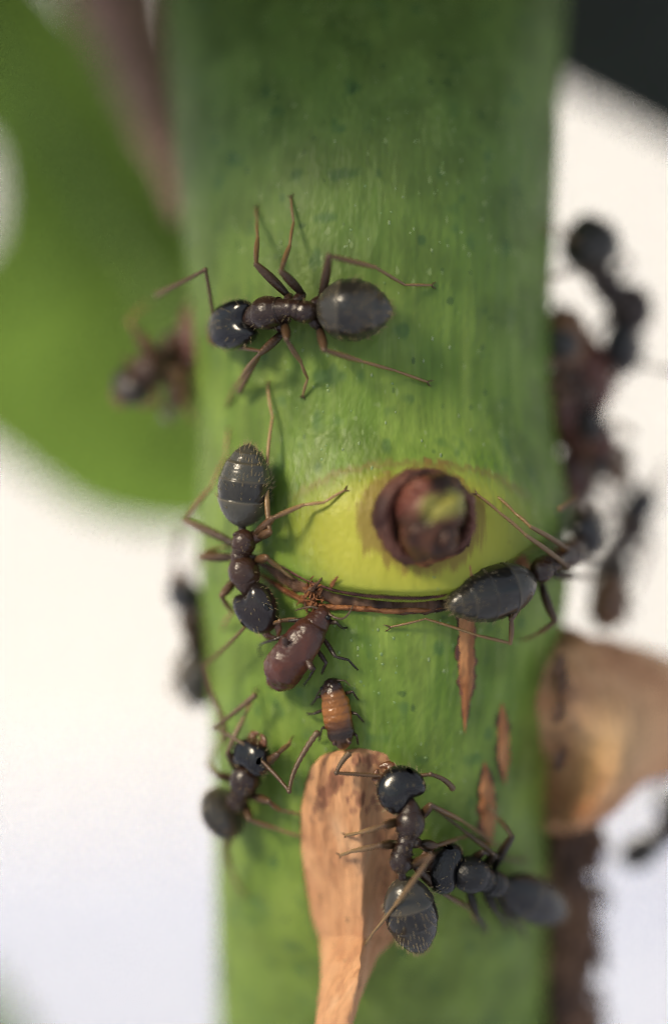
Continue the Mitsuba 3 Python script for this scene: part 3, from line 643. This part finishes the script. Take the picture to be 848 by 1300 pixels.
# C: lower left, head up, body bending round the left edge
P = frame_on(200, 680, 2.825)
ant('black ant climbing the left edge below the aphids, head and pale feeler raised', P,
    ((330, 850, 7), (352, 735, 7), 27), [(318, 880, 7, 19), (303, 920, 7, 15), (290, 950, 6.5, 15)], ((275, 975, 6), (190, 1020, 8), 36, 33),
    [[(280, 880, 5), (215, 860, 9), (182, 815, 5), (205, 765, 2), (235, 740, 0.6)], [(285, 850, 5), (252, 780, 10), (310, 655, 6), (340, 590, 3), (352, 560, 1)], [(345, 850, 5), (430, 785, 9), (472, 750, 5), (478, 735, 3)],
     [(320, 930, 5), (400, 955, 8), (440, 985, 4), (510, 1000, 1)], [(310, 965, 5), (330, 1020, 8), (420, 1050, 4), (520, 1082, 1)], [(280, 1000, 4), (245, 1120, 6), (262, 1200, 4), (315, 1295, 0.6)]],
    [[(365, 800, 9), (472, 918, 11), (482, 870, 9), (530, 770, 6), (576, 704, 4)], [(325, 760, 9), (205, 690, 10), (270, 640, 8), (352, 572, 6)]])

# D: on the dry stub, head up
P = frame_on(360, 840, 2.3556)
ant('black ant on the tan dry stub, head up, gaster hanging over its edge', P,
    ((395, 428, 10), (300, 335, 6.5), 29), [(378, 485, 11, 18), (365, 540, 12, 14), (350, 596, 12.5, 15)], ((355, 650, 12), (410, 872, 14), 34, 33),
    [[(345, 480, 8.5), (300, 492, 14.5), (230, 512, 9.5), (185, 520, 5.5)], [(345, 548, 8.5), (290, 550, 14.5), (205, 568, 9.5), (170, 580, 6.5)], [(365, 620, 10.5), (442, 582, 19.5), (335, 728, 17.5), (270, 810, 12.5), (226, 872, 9.5)],
     [(410, 470, 8.5), (440, 430, 11.5), (530, 475, 4.5), (640, 552, 2)], [(410, 545, 8.5), (455, 552, 9.5), (518, 532, 3.5), (560, 520, 4)], [(390, 610, 9.5), (470, 690, 9.5), (560, 740, 3.5), (575, 780, 3)]],
    [[(310, 345, 7.5), (158, 334, 8.5), (172, 305, 7.5), (198, 274, 6.5)], [(385, 345, 7.5), (440, 338, 8.5), (480, 355, 7.5), (506, 382, 5.5)]], roll=-0.5)

# E: the dark, blurred ant beside D
P = frame_on(520, 1040, 3.533)
ant('dark blurred ant low on the right, behind the ant on the dry stub', P,
    ((225, 240, 8), (85, 200, 7), 31), [(270, 250, 8.5, 23), (325, 268, 9, 19), (375, 290, 8.5, 18)], ((415, 300, 8), (690, 430, 8), 31, 29),
    [[(260, 290, 5), (300, 430, 9), (345, 515, 2)], [(330, 300, 5), (385, 415, 9), (445, 495, 2)], [(380, 310, 5), (450, 440, 8), (520, 530, 2)],
     [(270, 200, 5), (330, 150, 10), (430, 180, 5), (530, 185, 1)], [(330, 230, 5), (380, 160, 10), (250, 60, 5), (120, -40, 1)], [(370, 240, 5), (460, 80, 11), (400, 0, 5), (350, -60, 1)]],
    [[(120, 215, 7), (60, 190, 8), (30, 230, 6)], [(130, 195, 7), (90, 150, 9), (50, 120, 6)]], gtint=V(0.008, 0.008, 0.008), brown=-0.6, rgh=0.12)

# F: right of the bud
P = frame_on(380, 550, 2.12)
PF = lambda x, y, h: P(x, y, h) if x < 700 else P(700, y, h) + (at(380 + x / 2.12, 550 + y / 2.12, P(700, y, h)[1] + (x - 700) * 0.0022) - P(700, y, h))
ant('black ant right of the bud, gaster towards the scar, head over the edge', PF,
    ((752, 300, 7), (800, 225, 8), 27), [(725, 325, 7, 18), (685, 345, 7.5, 15), (650, 368, 7, 16)], ((632, 395, 6.5), (402, 468, 7.5), 36, 34),
    [[(630, 400, 4), (570, 500, 9), (568, 566, 7), (480, 545, 4), (340, 500, 2), (246, 522, 0.6)], [(650, 400, 4), (688, 505, 10), (640, 540, 5), (602, 556, 1)], [(680, 380, 4), (740, 384, 8), (795, 388, 5), (830, 400, 3)],
     [(690, 330, 6), (724, 362, 12), (610, 275, 8), (540, 215, 4), (478, 165, 0.8)], [(710, 310, 6), (722, 312, 12), (622, 252, 8), (580, 215, 4), (535, 172, 0.8)], [(735, 330, 5), (790, 345, 9), (840, 330, 4)]],
    [[(780, 240, 9), (745, 175, 11), (700, 205, 8)], [(800, 245, 8), (850, 200, 10), (880, 250, 8)]], gtint=V(0.034, 0.030, 0.021), roll=-0.3)

# G: upper right, on the far edge
P = frame_at(640, 240, 3.25, 0.10)
ant('blurred black ant at the right edge, topmost there, facing down', P,
    ((515, 555, 0), (470, 760, 3), 34), [(510, 495, 0, 31), (455, 440, 2, 25), (400, 375, 3, 21)], ((380, 345, 3), (330, 105, 6), 46, 42),
    [[(450, 400, 5), (300, 330, 10), (150, 380, 22), (30, 412, 27)], [(400, 370, 5), (330, 250, 8), (230, 165, 18), (20, 160, 30)], [(480, 520, 4), (390, 560, 6), (300, 640, 8)],
     [(430, 400, -4), (520, 300, -4), (420, 250, -10)], [(470, 450, -4), (580, 420, -6), (520, 620, -14)], [(500, 510, -4), (590, 560, -6), (470, 620, -12)]],
    [[(485, 700, 4), (600, 730, 8), (720, 760, 10)], [(470, 720, 0), (400, 780, 4), (360, 860, 4)]], up=V(0.85, -0.45, 0.2), hair=60, rgh=0.14)

# H: right edge, below, climbing up
P = frame_at(640, 560, 4.077, 0.16)
ant('blurred black ant climbing the right edge above the tan leaf stalk', P,
    ((690, 400, 0), (735, 245, 2), 29), [(660, 440, 0, 22), (620, 490, 1, 18), (590, 545, 1, 17)], ((580, 580, 1), (545, 780, 3), 27, 25),
    [[(650, 440, 3), (560, 420, 6), (470, 480, 8)], [(610, 500, 3), (520, 560, 6), (470, 640, 8)], [(590, 550, 3), (470, 640, 6), (440, 760, 6)],
     [(660, 440, -3), (760, 520, -4), (700, 640, -10)], [(620, 500, -3), (720, 600, -4), (660, 760, -10)], [(660, 430, 0), (600, 330, 2), (560, 220, 2)]],
    [[(700, 300, 3), (620, 180, 4), (540, 60, 4)], [(740, 290, 0), (800, 220, 2), (830, 120, 2)]], up=V(0.8, -0.5, 0.2), hair=40, rgh=0.14)

# M, N: two more in the crowd on the right edge
P = frame_at(640, 240, 3.25, 0.02)
ant('blurred brown ant in the right edge crowd, just below the topmost one there', P,
    ((330, 900, 0), (385, 1040, 3), 25), [(315, 850, 0, 20), (290, 800, 1, 16), (262, 760, 1, 16)], ((250, 720, 2), (215, 545, 4), 28, 26),
    [[(300, 850, 4), (220, 860, 8), (190, 940, 4)], [(280, 800, 4), (210, 790, 8), (160, 850, 12)], [(262, 760, 4), (190, 700, 8), (140, 760, 12)],
     [(330, 850, -2), (430, 830, -3), (400, 960, -8)], [(300, 800, -2), (400, 740, -3), (460, 850, -8)], [(275, 750, -2), (350, 640, -3), (300, 560, -8)]],
    [[(380, 1000, 3), (470, 960, 5), (540, 1010, 5)], [(370, 1030, 3), (330, 1120, 5), (380, 1200, 5)]], up=V(0.75, -0.6, 0.2), hair=30, brown=0.7, rgh=0.12)
P = frame_at(640, 560, 4.077, 0.08)
ant('blurred brown ant in the lowest part of the right edge crowd, level with the bud', P,
    ((430, 190, 0), (520, 60, 2), 24), [(400, 225, 0, 19), (370, 265, 1, 15), (345, 305, 1, 15)], ((335, 330, 2), (290, 470, 3), 24, 22),
    [[(400, 225, 3), (330, 180, 7), (280, 230, 8)], [(370, 265, 3), (300, 270, 7), (250, 330, 8)], [(350, 305, 3), (280, 360, 6), (240, 440, 8)],
     [(410, 230, -2), (520, 240, -3), (560, 340, -8)], [(385, 270, -2), (480, 310, -3), (520, 420, -8)], [(360, 310, -2), (450, 380, -3), (430, 470, -8)]],
    [[(500, 90, 3), (560, 20, 5), (640, 40, 5)], [(510, 70, 3), (520, -40, 5), (580, -100, 5)]], up=V(0.75, -0.6, 0.2), hair=30, brown=0.5, rgh=0.12)

# J: left edge
P = frame_at(0, 440, 2.8267, 0.02)
ant('blurred black ant on the left edge against the pale background, facing up', P,
    ((690, 945, 0), (632, 835, 2), 25), [(700, 985, 0, 21), (712, 1025, 0, 16), (718, 1065, 0, 17)], ((714, 1095, 0), (718, 1295, 2), 29, 31),
    [[(700, 980, 3), (650, 1000, 4), (680, 1060, 4)], [(712, 1020, 3), (650, 1100, 5), (620, 1150, 5), (680, 1230, 3)], [(718, 1060, 3), (640, 1180, 4), (610, 1230, 3), (690, 1300, 2)],
     [(710, 980, 0), (760, 940, 2), (790, 900, 2)], [(720, 1020, 0), (770, 1010, 3), (800, 1040, 2)], [(722, 1060, 0), (780, 1120, 3), (790, 1220, 2)]],
    [[(650, 880, 3), (690, 790, 4), (720, 740, 3)], [(640, 870, 0), (625, 760, 2), (650, 660, 2)]], up=V(-0.75, -0.6, 0.1), hair=50, rgh=0.14)

# K: left, in front of the green leaf
P = frame_at(140, 340, 5.653, -0.02)
ant('small brownish blurred ant with a shiny dark head, before the green leaf', P,
    ((240, 780, 3), (55, 920, 3), 28), [(285, 745, 3, 24), (345, 700, 2, 20), (400, 650, 1, 19)], ((430, 620, 0), (500, 480, -4), 21, 20),
    [[(290, 720, 5), (180, 440, 8), (130, 380, 8), (260, 260, 4)], [(340, 680, 5), (270, 520, 8), (190, 440, 5)], [(400, 640, 3), (420, 500, 5), (470, 620, 0), (560, 800, -4)],
     [(300, 770, 3), (420, 830, 4), (520, 760, 2), (560, 960, 0)], [(340, 740, 3), (480, 740, 5), (500, 900, 2), (600, 1100, 0)], [(270, 790, 4), (330, 950, 5), (430, 1090, 2)]],
    [[(120, 860, 5), (160, 680, 7), (100, 640, 6)], [(110, 900, 4), (240, 1000, 6), (340, 960, 5)]], brown=0.7, up=V(-0.6, -0.75, 0.2), hair=30, rgh=0.14)

# L: beneath the leaf stalk, bottom right
P = frame_at(640, 780, 2.5, 0.17)
ant('blurred black ant hanging under the tan leaf stalk at the right border', P,
    ((560, 625, 3), (615, 565, 3), 25), [(535, 652, 2, 21), (512, 680, 2, 17), (495, 705, 2, 17)], ((485, 730, 2), (368, 790, 2), 24, 22),
    [[(530, 640, 2), (500, 590, 5), (520, 530, 2)], [(515, 670, 2), (560, 600, 5), (570, 520, 2)], [(500, 700, 2), (590, 700, 6), (600, 540, 2)],
     [(530, 640, -2), (480, 600, -4), (500, 530, -5)], [(515, 670, -2), (600, 640, -4), (600, 530, -5)], [(500, 700, -2), (620, 720, -4), (630, 540, -5)]],
    [[(590, 600, 4), (650, 560, 6), (660, 520, 5)], [(600, 590, 2), (640, 600, 4), (690, 560, 3)]], up=V(-0.1, -0.6, -0.8), hair=30, rgh=0.14)

# aphids: soft pear-shaped bodies with thin legs, two feelers and two rear tubes
def aphid(label, P, spine, legs, feelers, tubes, colour, rough=0.22, up=None, eye=True, blunt=0.0, mark=None, lw=1.0):
    """spine = [(x, y, h, half width px, half height px)] from head to tail."""
    key = number('aphid'); labels[key] = {'label': label, 'category': 'aphid', 'group': 'brown aphids feeding on the stem'}
    pc = []; q = np.array([[*P(*a[:3]), a[3] * K, a[4] * K] for a in spine]); q = catmull(q, 72)
    U = unit(normal_at(q[36, :3]) if up is None else up)
    t = np.linspace(0, 1, 72); seg = 1 - 0.035 * np.abs(np.sin(np.pi * 9 * t)) ** 10 * (t > 0.12)
    v, f, st, an = loft(q[:, :3], q[:, 3] * seg, q[:, 4] * seg, U, 36)
    v = v + (0.013 * (meshkit.fbm(v * 24, 3, 4)[:, None] - 0.5) + 0.006 * (meshkit.fbm(v * 70, 2, 14)[:, None] - 0.5)) * min(1, q[36, 3] / 0.05)
    pc.append(piece(v, f, colour(st, v), rough + 0.16 * meshkit.fbm(v * 60, 2, 6)))
    for i, lg in enumerate(legs):
        pts = [P(*a) for a in lg]
        limb(pts, [(0.0055 * lw, 0.4), (0.0038 * lw, 0.3), (0.0028 * lw, 0.3), (0.0022 * lw, 0.3)][:len(pts) - 1], [V(0.045, 0.026, 0.016), V(0.035, 0.022, 0.014), V(0.02, 0.014, 0.01), V(0.02, 0.014, 0.01)][:len(pts) - 1], U, pc)
    for fe in feelers:
        w = catmull([P(*a) for a in fe], 20); v, f, st, an = loft(w, np.linspace(0.0036, 0.0016, 20) * lw, np.linspace(0.0036, 0.0016, 20) * lw, U, 7)
        pc.append(piece(v, f, V(0.09, 0.055, 0.03), 0.4))
    for tb in tubes:
        w = catmull([P(*a) for a in tb], 10); v, f, st, an = loft(w, np.linspace(0.0085, 0.006, 10) * lw, np.linspace(0.0085, 0.006, 10) * lw, U, 10)
        pc.append(piece(v, f, V(0.06, 0.03, 0.018), 0.3))
    put_joined(key + '__body', pc, 'insect_shell')
    if eye:
        h0, h1 = q[3, :3], q[0, :3]; s = unit(np.cross(h0 - h1, U))
        for sg in (-1, 1):
            v, f = ellipsoid(q[6, :3] + s * sg * q[6, 3] * 0.9 + U * q[6, 4] * 0.35, np.eye(3) * 0.0062 * lw, 7); put(key + '__eye', (v, f), 'eye_black')
    return key
def plum(st, v):
    n = meshkit.fbm(v * 22, 3, 1)[:, None]
    c = V(0.055, 0.019, 0.011) * (1 - st[:, None]) + V(0.078, 0.022, 0.012) * st[:, None]
    c = c * (0.4 + 1.2 * n)
    return c + V(0.05, 0.013, 0.005) * smooth01(0.45, 0.75, meshkit.fbm(v * 9 + 3, 2, 2))[:, None]
def amber(st, v):
    n = meshkit.fbm(v * 30, 2, 1)[:, None]
    c = np.array([np.interp(st, [0, 0.16, 0.24, 0.55, 0.64, 0.78, 0.9, 1], col) for col in ([0.030, 0.040, 0.20, 0.27, 0.13, 0.020, 0.055, 0.20], [0.013, 0.016, 0.075, 0.098, 0.045, 0.012, 0.026, 0.085], [0.009, 0.009, 0.014, 0.017, 0.010, 0.008, 0.011, 0.02])]).T
    band = np.abs(np.sin(np.pi * 9 * st)) ** 8
    return c * (0.7 + 0.6 * n) * (1 - 0.45 * band[:, None] * meshkit.fbm(v * 14, 2, 3)[:, None])
def rust(st, v): return V(0.10, 0.028, 0.015) * (0.6 + 0.8 * meshkit.fbm(v * 18, 3, 1)[:, None])
def tan_(st, v): return V(0.15, 0.07, 0.028) * (0.6 + 0.8 * meshkit.fbm(v * 18, 3, 1)[:, None])

P = frame_on(320, 680, 5.3)
aphid('plump plum brown aphid with glossy back, below the leaf scar by the ant\'s mouth', P,
      [(480, 505, 3, 8, 8), (468, 540, 4, 12.5, 12), (432, 595, 4.5, 17, 16), (379, 664, 6, 22.5, 20), (309, 760, 7, 25.5, 24), (239, 856, 7, 26.5, 25), (204, 904, 6.5, 27, 23), (178, 940, 5.5, 24, 17), (156, 966, 4.5, 17, 11), (132, 988, 3.5, 7, 6)],
      [[(440, 560, 3), (300, 570, 6), (180, 575, 5), (120, 610, 3)], [(350, 640, 3), (150, 700, 6), (60, 730, 4), (45, 770, 2), (70, 815, 0.5)], [(330, 800, 3), (420, 900, 5), (385, 960, 2), (350, 1010, 0.5)],
       [(480, 580, 3), (570, 585, 5), (610, 625, 2), (640, 620, 0.5)], [(470, 680, 3), (560, 815, 5), (650, 838, 3), (712, 905, 0.5)], [(430, 760, 3), (500, 860, 4), (470, 930, 1)]],
      [[(470, 510, 4), (400, 480, 5), (340, 490, 4), (290, 505, 2)], [(500, 510, 4), (600, 560, 5), (680, 470, 3)]],
      [[(270, 790, 9), (225, 720, 11), (215, 690, 12)], [(380, 850, 9), (400, 900, 10)]], plum, 0.24)
P = frame_on(200, 680, 2.825)
aphid('small amber banded aphid nymph with a dark spot, just above the dry stub', P,
      [(618, 520, 2, 8, 6), (624, 548, 2.4, 14, 10), (634, 590, 2.8, 17, 13), (645, 650, 3, 18.5, 14), (655, 705, 3, 18, 14), (662, 740, 2.8, 13, 11), (666, 758, 2.4, 7, 7)],
      [[(610, 570, 1.5), (575, 580, 3), (550, 610, 0.5)], [(610, 620, 1.5), (560, 640, 3), (535, 640, 0.5)], [(625, 690, 1.5), (590, 690, 3), (580, 740, 0.5)], [(660, 570, 1.5), (700, 560, 3), (720, 590, 0.5)], [(670, 630, 1.5), (715, 640, 3), (740, 670, 0.5)], [(680, 690, 1.5), (715, 720, 3), (720, 750, 0.5)]],
      [[(612, 525, 2), (580, 560, 2.5), (560, 600, 2)], [(630, 522, 2), (665, 520, 2.5), (690, 540, 2)]], [[(640, 735, 4), (632, 750, 5)], [(680, 730, 4), (690, 745, 5)]], amber, 0.25, lw=0.7)
P = frame_at(140, 340, 5.653, 0.0)
aphid('blurred red brown aphid standing head up at the left edge beside the top ant', P, [(625, 200, 0, 8, 8), (612, 280, 1, 16, 14), (600, 400, 2, 22, 18), (590, 530, 2, 25, 20), (588, 640, 2, 22, 18), (596, 720, 1, 11, 10)],
      [[(620, 400, 0), (690, 460, 2), (740, 520, 0)], [(560, 420, 0), (490, 430, 2), (520, 560, 0)], [(600, 640, 0), (680, 760, 2), (700, 850, 0)]], [[(615, 225, 1), (560, 150, 2), (500, 140, 2)], [(630, 225, 1), (690, 170, 2), (720, 150, 1)]], [[(570, 640, 4), (550, 690, 5)]], rust, 0.3, up=V(-0.7, -0.7, 0))
aphid('blurred orange brown aphid with a pale drop at its tail, lower at the left edge', P, [(520, 680, 0, 8, 8), (510, 750, 1, 18, 14), (495, 840, 1, 23, 17), (480, 930, 1, 20, 15), (465, 1010, 1, 10, 9)],
      [[(530, 780, 0), (600, 830, 2), (640, 940, 0)], [(530, 900, 0), (600, 960, 2), (660, 1100, 0)], [(480, 800, 0), (420, 760, 2), (360, 800, 0)]], [[(520, 700, 1), (470, 660, 2), (420, 680, 2)]], [[(470, 960, 3), (450, 990, 4)]], tan_, 0.3, up=V(-0.7, -0.7, 0))
for lab, yy, sp, colr in [
    ('blurred tan aphid on the right edge beside the topmost right ant\'s waist', 0.03, [(236, 500, 0, 10, 9), (245, 545, 1, 20, 17), (255, 620, 2, 25, 20), (262, 690, 2, 20, 17), (268, 740, 1, 10, 9)], tan_),
    ('blurred brown aphid on the right edge below the tan one, facing out', 0.08, [(330, 620, 0, 9, 9), (350, 680, 1, 18, 15), (365, 770, 2, 22, 18), (370, 850, 2, 20, 17), (368, 910, 1, 10, 9)], rust),
    ('blurred dark aphid pressed to the right edge between the brown and the rust aphids', 0.02, [(225, 740, 0, 8, 8), (228, 790, 1, 14, 12), (245, 880, 2, 17, 15), (262, 960, 2, 14, 12), (270, 1000, 1, 7, 7)], plum),
    ('blurred rust red aphid lying across the right edge above the bud\'s level', 0.05, [(220, 1010, 0, 9, 9), (270, 1020, 1, 17, 15), (340, 1030, 2, 20, 17), (400, 1045, 2, 16, 14), (440, 1075, 1, 8, 8)], rust),
    ('blurred dark brown aphid wedged beside the stem at the height of the right ant\'s head', 0.10, [(300, 800, 0, 9, 9), (320, 850, 1, 15, 13), (335, 920, 2, 17, 15), (350, 980, 2, 14, 12), (360, 1020, 1, 7, 7)], plum),
    ('blurred tan aphid hanging outermost below the rust aphid', 0.14, [(400, 1020, 0, 8, 8), (425, 1080, 1, 12, 11), (450, 1140, 2, 13, 12), (470, 1190, 1, 10, 9), (480, 1220, 0, 5, 5)], tan_),
    ('blurred grey brown aphid on the right edge, lowest of the crowd there', 0.06, [(300, 1070, 0, 9, 9), (290, 1120, 1, 16, 14), (285, 1190, 2, 19, 16), (270, 1260, 2, 14, 12), (262, 1300, 1, 8, 8)], plum)]:
    P = frame_at(640, 240, 3.25, yy); x0, y0 = sp[2][0], sp[2][1]; sp = [(a, b, c, d * 1.5, e * 1.4) for a, b, c, d, e in sp]
    aphid(lab, P, sp, [[(x0, y0 - 20, 0), (x0 + 70, y0 - 60, 3), (x0 + 60, y0 + 40, 0)], [(x0, y0 + 10, 0), (x0 - 70, y0 + 10, 3), (x0 - 90, y0 + 60, 3)], [(x0, y0 + 30, 0), (x0 + 80, y0 + 60, 3), (x0 + 40, y0 + 130, 0)], [(x0 - 10, y0 - 10, 0), (x0 - 60, y0 - 50, 4), (x0 - 110, y0 - 40, 4)]],
          [[(sp[0][0], sp[0][1], 1), (sp[0][0] - 30, sp[0][1] - 50, 3), (sp[0][0] - 70, sp[0][1] - 60, 4)]], [], colr, 0.3, up=V(0.7, -0.7, 0), lw=1.7)
P = frame_at(640, 560, 4.077, 0.06)
aphid('blurred orange brown aphid sitting on top of the tan leaf stalk', P, [(562, 700, 0, 12, 12), (556, 750, 1, 24, 20), (546, 830, 2, 31, 26), (536, 900, 2, 28, 24), (526, 955, 1, 13, 12)],
      [[(560, 780, 0), (640, 780, 3), (680, 900, 0)], [(540, 850, 0), (620, 900, 3), (640, 980, 0)], [(530, 800, 0), (450, 820, 3), (420, 930, 0)]], [[(560, 690, 1), (620, 640, 3), (680, 630, 3)]], [], tan_, 0.3, up=V(0.6, -0.7, 0.3))

# honeydew
scene['cloudy_drop'] = {'type': 'principled', 'base_color': rgb(0.62, 0.62, 0.45), 'roughness': 0.3, 'specular': 0.5}
def drop(label, p, r, bsdf='clear_drop'):
    k = number('honeydew_drop'); m = trimesh.creation.icosphere(3)
    labels[k] = {'label': label, 'category': 'droplet', 'group': 'drops of honeydew'}; put(k, (np.array(m.vertices) * [r, r * 0.8, r * 0.9] + p, np.array(m.faces)), bsdf)
drop('tiny clear drop at the foot of the plum aphid\'s right feeler', on(438, 797, 0.004), 0.007)
drop('pale blurred drop under the tail of the lower left orange brown aphid', at(213, 527, -0.02), 0.016, 'cloudy_drop')
